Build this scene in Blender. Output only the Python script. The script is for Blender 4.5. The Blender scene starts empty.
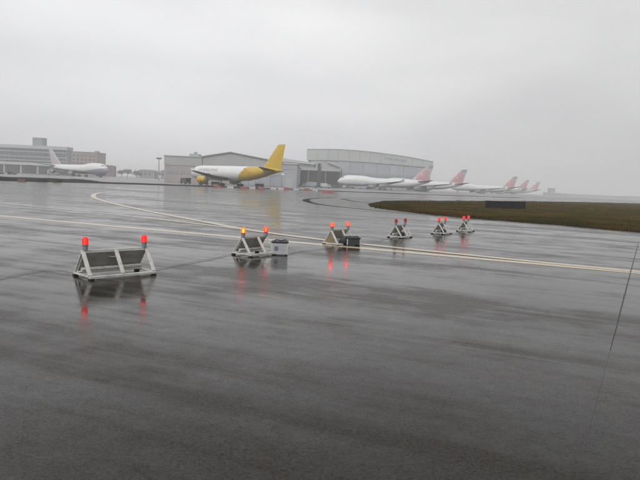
import bpy, math, random
import numpy as np
from mathutils import Vector, Matrix, noise as mnoise
random.seed(7)
R = math.radians
scene = bpy.context.scene
COL = scene.collection

# ------------------------------------------------------------------ camera
cam_d = bpy.data.cameras.new('camera'); cam = bpy.data.objects.new('camera', cam_d); COL.objects.link(cam)
cam_d.sensor_width = 36.0; cam_d.lens = 33.75; cam_d.clip_start = 0.1; cam_d.clip_end = 9000
cam.matrix_world = Matrix.Translation((0, 0, 2.5)) @ Matrix.Rotation(R(90 - 5.336), 4, 'X') @ Matrix.Rotation(R(2.577), 4, 'Z')
scene.camera = cam

# ------------------------------------------------------------------ overcast sky
SUN_EL, SUN_AZ = 46.0, 205.0           # veiled sun behind the camera
w = bpy.data.worlds.new('World'); scene.world = w; w.use_nodes = True
nt = w.node_tree; nt.nodes.clear()
def wn(t, **k):
    n = nt.nodes.new(t)
    for a, b in k.items(): setattr(n, a, b)
    return n
out = wn('ShaderNodeOutputWorld'); bg = wn('ShaderNodeBackground'); bg.inputs['Strength'].default_value = 0.1
sky = wn('ShaderNodeTexSky', sky_type='NISHITA', sun_disc=False, sun_elevation=R(SUN_EL), sun_rotation=R(SUN_AZ))
sky.air_density = 1.0; sky.dust_density = 6.0; sky.ozone_density = 1.0
hs = wn('ShaderNodeHueSaturation'); hs.inputs['Saturation'].default_value = 0.06
nt.links.new(sky.outputs[0], hs.inputs['Color'])
tc = wn('ShaderNodeTexCoord'); mp = wn('ShaderNodeMapping'); mp.inputs['Scale'].default_value = (1.1, 1.1, 3.2); mp.inputs['Location'].default_value = (0.878, 1.626, 2.270)
nz = wn('ShaderNodeTexNoise'); nz.inputs['Scale'].default_value = 1.1; nz.inputs['Detail'].default_value = 4.0; nz.inputs['Roughness'].default_value = 0.46
nt.links.new(tc.outputs['Generated'], mp.inputs['Vector']); nt.links.new(mp.outputs[0], nz.inputs['Vector'])
cr = wn('ShaderNodeValToRGB'); cr.color_ramp.elements[0].position = 0.3; cr.color_ramp.elements[1].position = 0.72
cr.color_ramp.elements[0].color = (0.52, 0.525, 0.54, 1); cr.color_ramp.elements[1].color = (0.86, 0.86, 0.86, 1)
nt.links.new(nz.outputs['Fac'], cr.inputs[0])
mul = wn('ShaderNodeVectorMath', operation='SCALE'); nt.links.new(cr.outputs[0], mul.inputs[0])
sp = wn('ShaderNodeSeparateXYZ'); nt.links.new(tc.outputs['Generated'], sp.inputs[0])
thick = wn('ShaderNodeMapRange', interpolation_type='SMOOTHSTEP'); thick.inputs['From Min'].default_value = -0.35; thick.inputs['From Max'].default_value = 0.55
thick.inputs['To Min'].default_value = 14.4; thick.inputs['To Max'].default_value = 9.9      # the deck thickens towards the right
nt.links.new(sp.outputs['X'], thick.inputs['Value']); nt.links.new(thick.outputs[0], mul.inputs['Scale'])
mix = wn('ShaderNodeMix', data_type='RGBA'); mix.inputs['Factor'].default_value = 0.88     # thick cloud deck over the clear sky
nt.links.new(hs.outputs[0], mix.inputs['A']); nt.links.new(mul.outputs[0], mix.inputs['B'])
nt.links.new(mix.outputs['Result'], bg.inputs['Color']); nt.links.new(bg.outputs[0], out.inputs['Surface'])

sun_d = bpy.data.lights.new('sun', 'SUN'); sun_d.energy = 1.2; sun_d.angle = R(25); sun_d.color = (1.0, 0.975, 0.94)
sun = bpy.data.objects.new('sun', sun_d); COL.objects.link(sun)
az, el = R(SUN_AZ), R(SUN_EL)
sdir = Vector((math.sin(az) * math.cos(el), math.cos(az) * math.cos(el), math.sin(el)))
sun.rotation_euler = sdir.to_track_quat('Z', 'Y').to_euler()
scene.view_settings.view_transform = 'Standard'; scene.view_settings.look = 'None'
scene.view_settings.exposure = 0.0; scene.view_settings.gamma = 1.0
scene.render.engine = 'CYCLES'
cy = scene.cycles
cy.use_denoising = True; cy.max_bounces = 8; cy.volume_bounces = 3; cy.diffuse_bounces = 3; cy.glossy_bounces = 4
cy.sample_clamp_indirect = 6.0; cy.caustics_reflective = False; cy.caustics_refractive = False

# ------------------------------------------------------------------ materials
class NT:
    def __init__(s, name):
        s.m = bpy.data.materials.new(name); s.m.use_nodes = True; s.t = s.m.node_tree
        s.b = s.t.nodes['Principled BSDF']; s.tc = s.t.nodes.new('ShaderNodeTexCoord')
    def n(s, t, ins=None, **k):
        x = s.t.nodes.new(t)
        for a, b in k.items(): setattr(x, a, b)
        for a, b in (ins or {}).items():
            if hasattr(b, 'is_output'): s.t.links.new(b, x.inputs[a])
            else: x.inputs[a].default_value = b
        return x
    def set(s, key, v):
        if hasattr(v, 'is_output'): s.t.links.new(v, s.b.inputs[key])
        else: s.b.inputs[key].default_value = v
    def noise(s, scale, detail=4, rough=0.55, vec=None, dist=0.0):
        return s.n('ShaderNodeTexNoise', {'Vector': vec or s.tc.outputs['Object'], 'Scale': scale, 'Detail': detail, 'Roughness': rough, 'Distortion': dist}).outputs['Fac']
    def map(s, scale=(1, 1, 1), rot=(0, 0, 0), loc=(0, 0, 0), vec=None):
        return s.n('ShaderNodeMapping', {'Vector': vec or s.tc.outputs['Object'], 'Scale': scale, 'Rotation': rot, 'Location': loc}).outputs[0]
    def rng(s, v, a, b, c, d):
        return s.n('ShaderNodeMapRange', {'Value': v, 'From Min': a, 'From Max': b, 'To Min': c, 'To Max': d}).outputs[0]
    def math(s, op, a, b=0.0):
        return s.n('ShaderNodeMath', {0: a, 1: b}, operation=op).outputs[0]
    def mix(s, f, a, b):
        x = s.t.nodes.new('ShaderNodeMix'); x.data_type = 'RGBA'
        for key, v in (('Factor', f), ('A', a), ('B', b)):
            if hasattr(v, 'is_output'): s.t.links.new(v, x.inputs[key])
            else: x.inputs[key].default_value = v if key == 'Factor' else (*v[:3], 1)
        return x.outputs['Result']
    def bump(s, h, strength, dist=0.01):
        s.set('Normal', s.n('ShaderNodeBump', {'Height': h, 'Strength': strength, 'Distance': dist}).outputs[0])

def mat(name, c, rough=0.5, var=0.18, scale=2.0, metal=0.0, bump=0.0, spec=0.5):
    k = NT(name)
    f = k.noise(scale, 6, 0.6)
    dark = tuple(x * (1 - var) for x in c); lite = tuple(min(1, x * (1 + var)) for x in c)
    k.set('Base Color', k.mix(k.rng(f, 0.3, 0.7, 0, 1), dark, lite))
    k.set('Roughness', k.rng(k.noise(scale * 3, 3), 0.3, 0.7, max(0.03, rough - 0.08), min(1, rough + 0.08)))
    k.set('Metallic', metal)
    k.set('Specular IOR Level', spec)
    if bump: k.bump(k.noise(scale * 12, 4), bump)
    return k.m

LINE_ANG = math.atan2(-12.3, 28.15)     # heading of the painted lines and of the paving lanes

def wet_asphalt():
    k = NT('wet_asphalt')
    lane = k.map(rot=(0, 0, -LINE_ANG))
    streak = k.noise(1.0, 6, 0.62, k.map(scale=(0.035, 0.42, 1), vec=lane), 0.6)
    fine = k.noise(1.0, 6, 0.7, k.map(scale=(0.22, 2.6, 1), vec=lane), 0.3)
    broad = k.noise(1.0, 3, 0.5, k.map(scale=(0.02, 0.09, 1), vec=lane), 0.4)
    patch = k.noise(0.55, 5, 0.65)
    grain = k.noise(70.0, 3, 0.75); pores = k.noise(24.0, 4, 0.7); wear = k.noise(5.0, 6, 0.68)
    wet = k.math('ADD', k.math('MULTIPLY', streak, 0.5), k.math('ADD', k.math('MULTIPLY', broad, 0.3), k.math('MULTIPLY', fine, 0.2)))
    wet = k.rng(k.math('ADD', wet, k.math('MULTIPLY', k.math('SUBTRACT', patch, 0.5), 0.34)), 0.43, 0.56, 0, 1)
    damp = k.math('SUBTRACT', 1.0, wet)
    base = k.mix(wet, (0.0205, 0.0168, 0.0132), (0.0100, 0.0083, 0.0066))
    agg = k.mix(k.rng(k.math('ADD', k.math('MULTIPLY', grain, 0.6), k.math('MULTIPLY', pores, 0.4)), 0.38, 0.64, 0, 1), (0.25, 0.25, 0.25), (1.9, 1.85, 1.75))
    col = k.n('ShaderNodeMix', data_type='RGBA', blend_type='MULTIPLY'); col.inputs['Factor'].default_value = 0.85
    k.t.links.new(base, col.inputs['A']); k.t.links.new(agg, col.inputs['B'])
    k.set('Base Color', col.outputs['Result'])
    ro = k.math('ADD', k.rng(wet, 0, 1, 0.225, 0.055), k.math('ADD', k.rng(wear, 0.3, 0.7, -0.02, 0.05), k.rng(fine, 0.35, 0.65, 0.045, -0.02)))
    k.set('Roughness', k.math('ADD', ro, k.rng(grain, 0.3, 0.7, 0.05, -0.03)))
    k.set('IOR', 1.265)
    mott = k.math('ADD', k.math('MULTIPLY', grain, 0.5), k.math('ADD', k.math('MULTIPLY', pores, 0.3), k.math('MULTIPLY', wear, 0.2)))
    k.set('Specular IOR Level', k.math('MULTIPLY', k.rng(wet, 0, 1, 0.45, 1.2), k.rng(mott, 0.40, 0.60, 0.15, 0.95)))
    h = k.math('ADD', k.math('MULTIPLY', grain, 0.6), k.math('MULTIPLY', pores, 0.7))
    k.set('Normal', k.n('ShaderNodeBump', {'Height': h, 'Strength': k.rng(damp, 0, 1, 0.04, 0.20), 'Distance': 0.006}).outputs[0])
    return k.m

def wet_concrete():
    k = NT('wet_concrete')
    f = k.noise(1.0, 5, 0.6, k.map(scale=(0.02, 0.09, 1), rot=(0, 0, -LINE_ANG)))
    k.set('Base Color', k.mix(k.rng(f, 0.3, 0.7, 0, 1), (0.085, 0.082, 0.078), (0.15, 0.146, 0.14)))
    k.set('Roughness', k.rng(f, 0.3, 0.7, 0.42, 0.28)); k.bump(k.noise(9.0, 4), 0.1)
    return k.m

def line_paint():
    k = NT('yellow_line_paint')
    f = k.noise(3.0, 6, 0.7); g = k.noise(60, 3, 0.7)
    c = k.mix(k.rng(f, 0.3, 0.7, 0, 1), (0.47, 0.38, 0.225), (0.60, 0.52, 0.37))
    c = k.mix(k.math('MULTIPLY', k.rng(f, 0.46, 0.70, 0, 0.8), k.rng(g, 0.4, 0.6, 0.2, 1)), c, (0.12, 0.105, 0.085))
    k.set('Base Color', c); k.set('Roughness', k.rng(f, 0.3, 0.7, 0.14, 0.3)); k.set('IOR', 1.3); k.bump(g, 0.04)
    return k.m

def grass_mat(name, blades):
    k = NT(name)
    big = k.noise(0.12, 4, 0.6); mid = k.noise(0.6, 4, 0.6); sm = k.noise(6.0, 3)
    c = k.mix(k.rng(big, 0.43, 0.57, 0, 1), (0.088, 0.053, 0.009), (0.033, 0.037, 0.004))
    c = k.mix(k.rng(mid, 0.5, 0.72, 0, 0.75), c, (0.015, 0.018, 0.005))
    c = k.mix(k.rng(sm, 0.45, 0.75, 0, 0.5), c, (0.085, 0.055, 0.017) if blades else (0.03, 0.021, 0.008))
    k.set('Base Color', c); k.set('Roughness', 0.95); k.set('Specular IOR Level', 0.0)
    return k.m

def worn_white():
    k = NT('worn_white_paint')
    c = k.mix(k.rng(k.noise(9, 6, 0.6), 0.3, 0.7, 0, 1), (0.50, 0.49, 0.455), (0.66, 0.65, 0.61))
    c = k.mix(k.rng(k.noise(3.5, 5, 0.7), 0.50, 0.68, 0, 0.55), c, (0.30, 0.28, 0.25))
    c = k.mix(k.rng(k.noise(16, 5, 0.75), 0.60, 0.66, 0, 0.9), c, (0.10, 0.075, 0.055))
    k.set('Base Color', c); k.set('Roughness', 0.42); k.bump(k.noise(40, 4), 0.06)
    return k.m
def paint_white(): return mat('white_aircraft_paint', (0.70, 0.70, 0.705), 0.3, 0.05, 0.4)
def lens(name, tint, e, strength):
    k = NT(name)
    k.set('Base Color', (*tint, 1)); k.set('Roughness', 0.25); k.set('Emission Color', (*e, 1)); k.set('Emission Strength', strength)
    tr = k.n('ShaderNodeBsdfTransparent', {'Color': (*tint, 1)})
    rib = k.n('ShaderNodeTexWave', {'Vector': k.tc.outputs['Object'], 'Scale': 14.0, 'Distortion': 0.0}, bands_direction='Z').outputs['Fac']
    ms = k.n('ShaderNodeMixShader', {0: k.rng(rib, 0, 1, 0.42, 0.75), 1: tr.outputs[0], 2: k.b.outputs[0]})
    k.t.links.new(ms.outputs[0], k.t.nodes['Material Output'].inputs['Surface'])
    return k.m
def glow(name, c, s):
    k = NT(name); k.set('Base Color', (*c, 1)); k.set('Emission Color', (*c, 1)); k.set('Emission Strength', s); return k.m

M = dict(
    asphalt=wet_asphalt(), concrete=wet_concrete(), line=line_paint(), turf=grass_mat('turf', False), grass=grass_mat('grass_blades', True),
    tar=mat('bitumen_seal', (0.012, 0.011, 0.010), 0.75, 0.3, 5, bump=0.2, spec=0.08),
    jointfill=mat('joint_filler', (0.013, 0.012, 0.011), 0.4, 0.4, 8, spec=0.42), crackfill=mat('crack_filler', (0.012, 0.011, 0.010), 0.45, 0.4, 8, spec=0.3),
    shoulder=mat('stained_shoulder', (0.085, 0.08, 0.075), 0.42, 0.6, 0.28, bump=0.1),
    mud=mat('wet_verge_turf', (0.013, 0.012, 0.009), 0.9, 0.4, 0.3, bump=0.3, spec=0.08),
    white=worn_white(),
    board=mat('grey_board', (0.36, 0.34, 0.31), 0.55, 0.25, 6, bump=0.08),
    olive=mat('bare_olive_board', (0.20, 0.17, 0.10), 0.6, 0.3, 8, bump=0.08),
    rubber=mat('black_rubber', (0.018, 0.018, 0.018), 0.6, 0.3, 12),
    lampgrey=mat('lamp_housing_grey', (0.22, 0.23, 0.24), 0.4, 0.15, 20),
    boxgrey=mat('battery_case', (0.42, 0.43, 0.45), 0.45, 0.15, 7),
    boxdark=mat('dark_green_case', (0.035, 0.045, 0.042), 0.45, 0.3, 7),
    lid=mat('battery_lid', (0.03, 0.028, 0.028), 0.5, 0.3, 10),
    bluelabel=mat('blue_sticker', (0.15, 0.17, 0.22), 0.4, 0.1, 20),
    cable=mat('grey_cable', (0.33, 0.325, 0.31), 0.5, 0.2, 5), darkcable=mat('black_cable', (0.02, 0.02, 0.02), 0.5, 0.2, 5),
    sack=mat('dark_sack', (0.028, 0.032, 0.036), 0.6, 0.4, 10, bump=0.3),
    signblack=mat('sign_back_black', (0.006, 0.008, 0.007), 0.6, 0.25, 2, spec=0.15), steel=mat('galvanised_steel', (0.32, 0.33, 0.34), 0.4, 0.15, 3, metal=0.7),
    apaint=paint_white(), agrey=mat('aircraft_grey', (0.20, 0.205, 0.22), 0.4, 0.1, 0.5), wing=mat('wing_grey', (0.06, 0.06, 0.064), 0.4, 0.12, 0.4),
    fin_l=mat('lavender_fin', (0.42, 0.375, 0.41), 0.4, 0.08, 0.5), blue=mat('belly_blue', (0.16, 0.19, 0.27), 0.4, 0.1, 0.5), gear=mat('gear_grey', (0.14, 0.14, 0.145), 0.5, 0.2, 2), tyre=mat('tyre_black', (0.02, 0.02, 0.02), 0.75, 0.2, 4),
    glass=mat('dark_glass', (0.02, 0.025, 0.03), 0.12, 0.1, 1), yellow=mat('yellow_aircraft_paint', (0.56, 0.38, 0.02), 0.32, 0.08, 0.4),
    fan=mat('fan_dark', (0.03, 0.03, 0.035), 0.4, 0.2, 3), red=mat('red_lettering', (0.50, 0.12, 0.04), 0.4, 0.08, 1), greyletter=mat('grey_lettering', (0.30, 0.22, 0.22), 0.4, 0.08, 1),
    conc_wall=mat('terminal_concrete', (0.27, 0.275, 0.29), 0.8, 0.1, 0.1), conc_lite=mat('terminal_slab', (0.42, 0.425, 0.43), 0.7, 0.1, 0.1),
    bandglass=mat('band_window_glass', (0.07, 0.085, 0.11), 0.2, 0.2, 0.15), doorglass=mat('door_window_glass', (0.28, 0.30, 0.325), 0.3, 0.1, 0.2), darkglass=mat('ground_floor_glazing', (0.055, 0.057, 0.062), 0.25, 0.3, 0.2),
    brick=mat('brown_cladding', (0.30, 0.24, 0.215), 0.85, 0.12, 0.2), roofred=mat('dull_red_roof', (0.20, 0.115, 0.095), 0.8, 0.15, 0.2),
    hangar_lite=mat('hangar_pale_cladding', (0.42, 0.44, 0.425), 0.6, 0.07, 0.15), hangar_door=mat('hangar_door_bluegrey', (0.345, 0.365, 0.40), 0.55, 0.1, 0.12),
    hangar_door_b=mat('hangar_door_grey', (0.365, 0.385, 0.415), 0.55, 0.1, 0.12),
    hangar_a=mat('hangar_grey_cladding', (0.38, 0.395, 0.385), 0.65, 0.08, 0.15), hangar_brown=mat('hangar_brown_cladding', (0.37, 0.325, 0.31), 0.7, 0.1, 0.15),
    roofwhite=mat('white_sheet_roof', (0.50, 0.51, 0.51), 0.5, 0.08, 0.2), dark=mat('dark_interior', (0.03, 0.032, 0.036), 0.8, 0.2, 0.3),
    blk_red=mat('red_plastic', (0.36, 0.10, 0.08), 0.4, 0.12, 3), blk_white=mat('white_plastic', (0.55, 0.52, 0.49), 0.4, 0.12, 3), blk_brown=mat('rust_orange_plastic', (0.11, 0.042, 0.028), 0.5, 0.2, 3),
    veh_white=mat('vehicle_white', (0.6, 0.6, 0.6), 0.35, 0.08, 2), veh_blue=mat('vehicle_pale_blue', (0.35, 0.42, 0.48), 0.35, 0.08, 2), veh_dark=mat('vehicle_dark', (0.05, 0.055, 0.065), 0.35, 0.1, 2), veh_yellow=mat('vehicle_yellow', (0.55, 0.36, 0.05), 0.4, 0.1, 2),
    bark=mat('bark', (0.07, 0.055, 0.04), 0.9, 0.3, 3), leaf=mat('leaf_green', (0.05, 0.065, 0.035), 0.8, 0.4, 0.5), leaf2=mat('leaf_olive', (0.065, 0.065, 0.035), 0.8, 0.4, 0.5),
    hangar_letter=mat('blue_grey_lettering', (0.17, 0.20, 0.27), 0.6, 0.1, 0.5),
)

def a300_fuselage_mat():
    k = NT('a300_livery')
    s = k.n('ShaderNodeSeparateXYZ', {0: k.tc.outputs['Object']})
    # local x runs forward from the tail cone; the yellow rear meets the white along a slanted line
    edge = k.math('ADD', s.outputs['X'], k.math('MULTIPLY', s.outputs['Z'], 0.95))
    k.set('Base Color', k.mix(k.rng(edge, -2.05, -1.95, 0, 1), (0.54, 0.365, 0.02), (0.70, 0.70, 0.70)))
    k.set('Roughness', 0.32)
    return k.m
def fin_mat(name, kind):
    k = NT(name)
    s = k.n('ShaderNodeSeparateXYZ', {0: k.tc.outputs['Object']})
    X, Z = s.outputs['X'], s.outputs['Z']
    if kind == 'a300':
        wv = k.n('ShaderNodeTexWave', {'Vector': k.map(scale=(1, 1, 0.5), rot=(0, R(35), 0)), 'Scale': 0.55, 'Distortion': 1.0}, bands_direction='X').outputs['Fac']
        c = k.mix(k.rng(wv, 0.35, 0.65, 0, 0.32), (0.60, 0.405, 0.015), (0.55, 0.30, 0.015))
    else:
        # lavender ground, five-petalled pink flower filling the middle of the fin, grey tip
        dx = k.math('ADD', X, 27.2); dz = k.math('SUBTRACT', Z, 12.6)
        r = k.math('SQRT', k.math('ADD', k.math('MULTIPLY', dx, dx), k.math('MULTIPLY', dz, dz)))
        a = k.math('ARCTAN2', dz, dx)
        pet = k.math('ADD', k.math('MULTIPLY', k.math('ABSOLUTE', k.math('COSINE', k.math('MULTIPLY', a, 2.5))), 1.5), 4.3)
        c = k.mix(k.rng(k.math('SUBTRACT', r, pet), -0.15, 0.15, 0, 1), (0.52, 0.27, 0.29), (0.44, 0.40, 0.46))
        c = k.mix(k.rng(r, 0.7, 1.1, 1, 0), c, (0.62, 0.42, 0.42))
        c = k.mix(k.rng(Z, 16.9, 17.6, 0, 1), c, (0.27, 0.25, 0.28))
    k.set('Base Color', c); k.set('Roughness', 0.35)
    return k.m
def b747_fuselage_mat():
    k = NT('b747_livery')
    s = k.n('ShaderNodeSeparateXYZ', {0: k.tc.outputs['Object']})
    k.set('Base Color', k.mix(k.rng(s.outputs['Z'], 3.55, 3.65, 0, 1), (0.34, 0.35, 0.38), (0.70, 0.70, 0.70)))
    k.set('Roughness', 0.32); return k.m
def b747_blue_mat():
    k = NT('b747_blue_nose_livery')
    s = k.n('ShaderNodeSeparateXYZ', {0: k.tc.outputs['Object']})
    lim = k.rng(s.outputs['X'], 5.0, 34.0, 3.4, 6.8)
    k.set('Base Color', k.mix(k.rng(k.math('SUBTRACT', s.outputs['Z'], lim), -0.05, 0.05, 0, 1), (0.25, 0.275, 0.34), (0.70, 0.70, 0.70)))
    k.set('Roughness', 0.32); return k.m
M.update(a300=a300_fuselage_mat(), fin_a=fin_mat('a300_fin', 'a300'), fin_b=fin_mat('b747_fin', 'b747'), b747=b747_fuselage_mat(), b747b=b747_blue_mat())

# ------------------------------------------------------------------ mesh helpers
class MB:
    def __init__(s): s.v = []; s.f = []; s.sm = False
    def quadbox(s, c, size, rot=None):
        x, y, z = (q / 2 for q in size); c = Vector(c); b = len(s.v)
        for dz in (-z, z):
            for dx, dy in ((-x, -y), (x, -y), (x, y), (-x, y)):
                p = Vector((dx, dy, dz)); p = rot @ p if rot else p
                s.v.append(tuple(c + p))
        for f in ((3, 2, 1, 0), (4, 5, 6, 7), (0, 1, 5, 4), (1, 2, 6, 5), (2, 3, 7, 6), (3, 0, 4, 7)): s.f.append(tuple(b + i for i in f))
        return s
    box = quadbox
    def lohi(s, lo, hi): return s.quadbox([(a + b) / 2 for a, b in zip(lo, hi)], [b - a for a, b in zip(lo, hi)])
    def bar(s, p, q, wx, wz, up=(0, 0, 1)):
        p, q = Vector(p), Vector(q); d = (q - p); L = d.length; d.normalize()
        u = Vector(up); u = (u - d * u.dot(d))
        if u.length < 1e-4: u = Vector((1, 0, 0)) - d * d.x
        u.normalize(); r = d.cross(u)
        return s.quadbox((p + q) / 2, (L, wx, wz), Matrix((d, -r, u)).transposed())
    def rings(s, rings, cap=True):
        b = len(s.v); n = len(rings[0])
        for r in rings: s.v.extend(tuple(p) for p in r)
        for i in range(len(rings) - 1):
            for j in range(n):
                k = (j + 1) % n
                s.f.append((b + i * n + j, b + i * n + k, b + (i + 1) * n + k, b + (i + 1) * n + j))
        if cap:
            s.f.append(tuple(b + j for j in reversed(range(n)))); s.f.append(tuple(b + (len(rings) - 1) * n + j for j in range(n)))
        return s
    def tube(s, pts, r, n=8):
        pts = [Vector(p) for p in pts]; rr = []
        for i, p in enumerate(pts):
            d = (pts[min(i + 1, len(pts) - 1)] - pts[max(i - 1, 0)]).normalized()
            u = Vector((0, 0, 1)) if abs(d.z) < 0.9 else Vector((1, 0, 0))
            a = d.cross(u).normalized(); c = a.cross(d)
            ri = r[i] if isinstance(r, (list, tuple)) else r
            rr.append([p + a * math.cos(t) * ri + c * math.sin(t) * ri for t in (2 * math.pi * j / n for j in range(n))])
        return s.rings(rr)
    def lathe(s, prof, o=(0, 0, 0), axis='Z', n=16):
        rr = []
        for r, h in prof:
            ring = []
            for j in range(n):
                t = 2 * math.pi * j / n; a, b = r * math.cos(t), r * math.sin(t)
                ring.append((o[0] + a, o[1] + b, o[2] + h) if axis == 'Z' else ((o[0] + h, o[1] + a, o[2] + b) if axis == 'X' else (o[0] + b, o[1] + h, o[2] + a)))
            rr.append(ring)
        return s.rings(rr)
    def prism(s, poly, y0, y1):          # polygon in x,z pulled along y
        return s.rings([[(x, y0, z) for x, z in poly], [(x, y1, z) for x, z in poly]])
    def build(s, name, m, parent=None, smooth=False, bevel=0.0):
        me = bpy.data.meshes.new(name); me.from_pydata([tuple(p) for p in s.v], [], s.f); me.update()
        import bmesh
        bm = bmesh.new(); bm.from_mesh(me); bmesh.ops.recalc_face_normals(bm, faces=bm.faces)
        if bevel: bmesh.ops.bevel(bm, geom=list(bm.edges), offset=bevel, segments=1, affect='EDGES', profile=0.5)
        bm.to_mesh(me); bm.free()
        o = bpy.data.objects.new(name, me); COL.objects.link(o); me.materials.append(M[m] if isinstance(m, str) else m)
        if parent: o.parent = parent
        if smooth:
            me.polygons.foreach_set('use_smooth', [True] * len(me.polygons))
            me.set_sharp_from_angle(angle=R(40))
        return o
def thing(name, label, cat, loc=(0, 0, 0), rz=0.0, group=None):
    o = bpy.data.objects.new(name, None); COL.objects.link(o); o.location = loc; o.rotation_euler = (0, 0, rz)
    return tag(o, label, cat, group)
def tag(o, label, cat, group=None):
    o['label'] = label; o['category'] = cat
    if group: o['group'] = group
    return o
def struct(o, label=None, kind='structure'):
    o['kind'] = kind
    if label: o['label'] = label
    return o
def copy_tree(o, parent=None):
    c = o.copy(); COL.objects.link(c); c.parent = parent
    for ch in list(o.children): copy_tree(ch, c)
    return c
def text_mesh(txt, size, shear=0.0):
    cu = bpy.data.curves.new('lettering', 'FONT'); cu.body = txt; cu.size = size; cu.shear = shear; cu.align_x = 'CENTER'; cu.align_y = 'CENTER'; cu.offset = 0.012 * size
    t = bpy.data.objects.new('lettering', cu); COL.objects.link(t)
    dg = bpy.context.evaluated_depsgraph_get(); me = bpy.data.meshes.new_from_object(t.evaluated_get(dg))
    vs = [tuple(v.co) for v in me.vertices]; fs = [tuple(p.vertices) for p in me.polygons]
    bpy.data.objects.remove(t); bpy.data.curves.remove(cu); bpy.data.meshes.remove(me)
    return vs, fs
ORD = ['first', 'second', 'third', 'fourth', 'fifth', 'sixth', 'seventh', 'eighth', 'ninth', 'tenth']

# ------------------------------------------------------------------ ground
def sheet(name, poly, z, m, kind='structure'):
    b = MB(); b.v = [(x, y, z) for x, y in poly]; b.f = [tuple(range(len(poly)))]
    return struct(b.build(name, m), kind=kind)
def ribbon(name, pts, width, z, m):
    pts = [Vector((x, y, 0)) for x, y in pts]
    b = MB()
    for i, p in enumerate(pts):
        d = (pts[min(i + 1, len(pts) - 1)] - pts[max(i - 1, 0)]).normalized(); nrm = Vector((-d.y, d.x, 0))
        wd = width[i] if isinstance(width, (list, tuple)) else width
        for sgn in (-1, 1):
            q = p + nrm * sgn * wd / 2; b.v.append((q.x, q.y, z))
    b.f = [(2 * i, 2 * i + 1, 2 * i + 3, 2 * i + 2) for i in range(len(pts) - 1)]
    return struct(b.build(name, m))
def spline(pts, n=10):
    P = [Vector(p) for p in pts]; o = []
    for i in range(len(P) - 1):
        p0, p1, p2, p3 = P[max(i - 1, 0)], P[i], P[i + 1], P[min(i + 2, len(P) - 1)]
        for k in range(n):
            t = k / n
            o.append(tuple(0.5 * (2 * p1 + (p2 - p0) * t + (2 * p0 - 5 * p1 + 4 * p2 - p3) * t * t + (3 * p1 - p0 - 3 * p2 + p3) * t ** 3)))
    o.append(tuple(P[-1])); return o

sheet('ground', [(-2900, -250), (2900, -250), (2900, 2900), (-2900, 2900)], 0.0, 'asphalt')
VN = spline([(-330, 20), (-160, 100), (-100, 124), (-72, 136), (-59, 157), (-49, 172), (-38, 187), (-23, 200), (-8, 214), (8, 224), (60, 262), (100, 300)], 6)
VF = spline([(-400, 90), (-190, 152), (-120, 173), (-95, 181), (-83, 187), (-70, 194), (-52, 205), (-38, 211), (-23, 216), (-8, 227), (8, 234), (61, 268), (100, 303)], 6)
sheet('apron', [(-2850, 90)] + [((a[0] + b[0]) / 2, (a[1] + b[1]) / 2) for a, b in zip(VN, VF)] + [(600, 700), (2850, 2850), (-2850, 2850)], 0.004, 'concrete')

def loft_turf(name, A, B, rows, m, hfun, edge=0.25):
    N = 220
    def res(P):
        P = np.array(P); d = np.r_[0, np.cumsum(np.hypot(*np.diff(P, axis=0).T))]; t = np.linspace(0, d[-1], N)
        return np.c_[np.interp(t, d, P[:, 0]), np.interp(t, d, P[:, 1])]
    a, c = res(A), res(B); b = MB()
    for r in range(rows + 1):
        t = (r / rows) ** 1.6
        for i in range(N):
            p = a[i] * (1 - t) + c[i] * t
            e = min(r, rows - r, i, N - 1 - i)
            z = 0.0 if e == 0 else hfun(p[0], p[1], e)
            if e <= 1: p = p + edge * np.array([mnoise.noise((p[0] * 0.9, p[1] * 0.9, 3)), mnoise.noise((p[0] * 0.9, p[1] * 0.9, 9))])
            b.v.append((p[0], p[1], z - 0.02 if e == 0 else z))
    for r in range(rows):
        for i in range(N - 1):
            k = r * N + i; b.f.append((k, k + 1, k + N + 1, k + N))
    return struct(b.build(name, m, smooth=True)), a, c
# dark verge between the taxiway and the far apron
loft_turf('verge', VN, VF, 8, 'mud', lambda x, y, e: 0.14 + (0.45 + 0.25 * mnoise.noise((x * 0.3, y * 0.3, 6))) * min(1, max(0, (-69 - x) / 4)) * (1 if e < 4 else 0.5) + 0.10 * mnoise.noise((x * 0.08, y * 0.08, 0)) + 0.06 * mnoise.noise((x * 0.5, y * 0.5, 1)))
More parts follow.
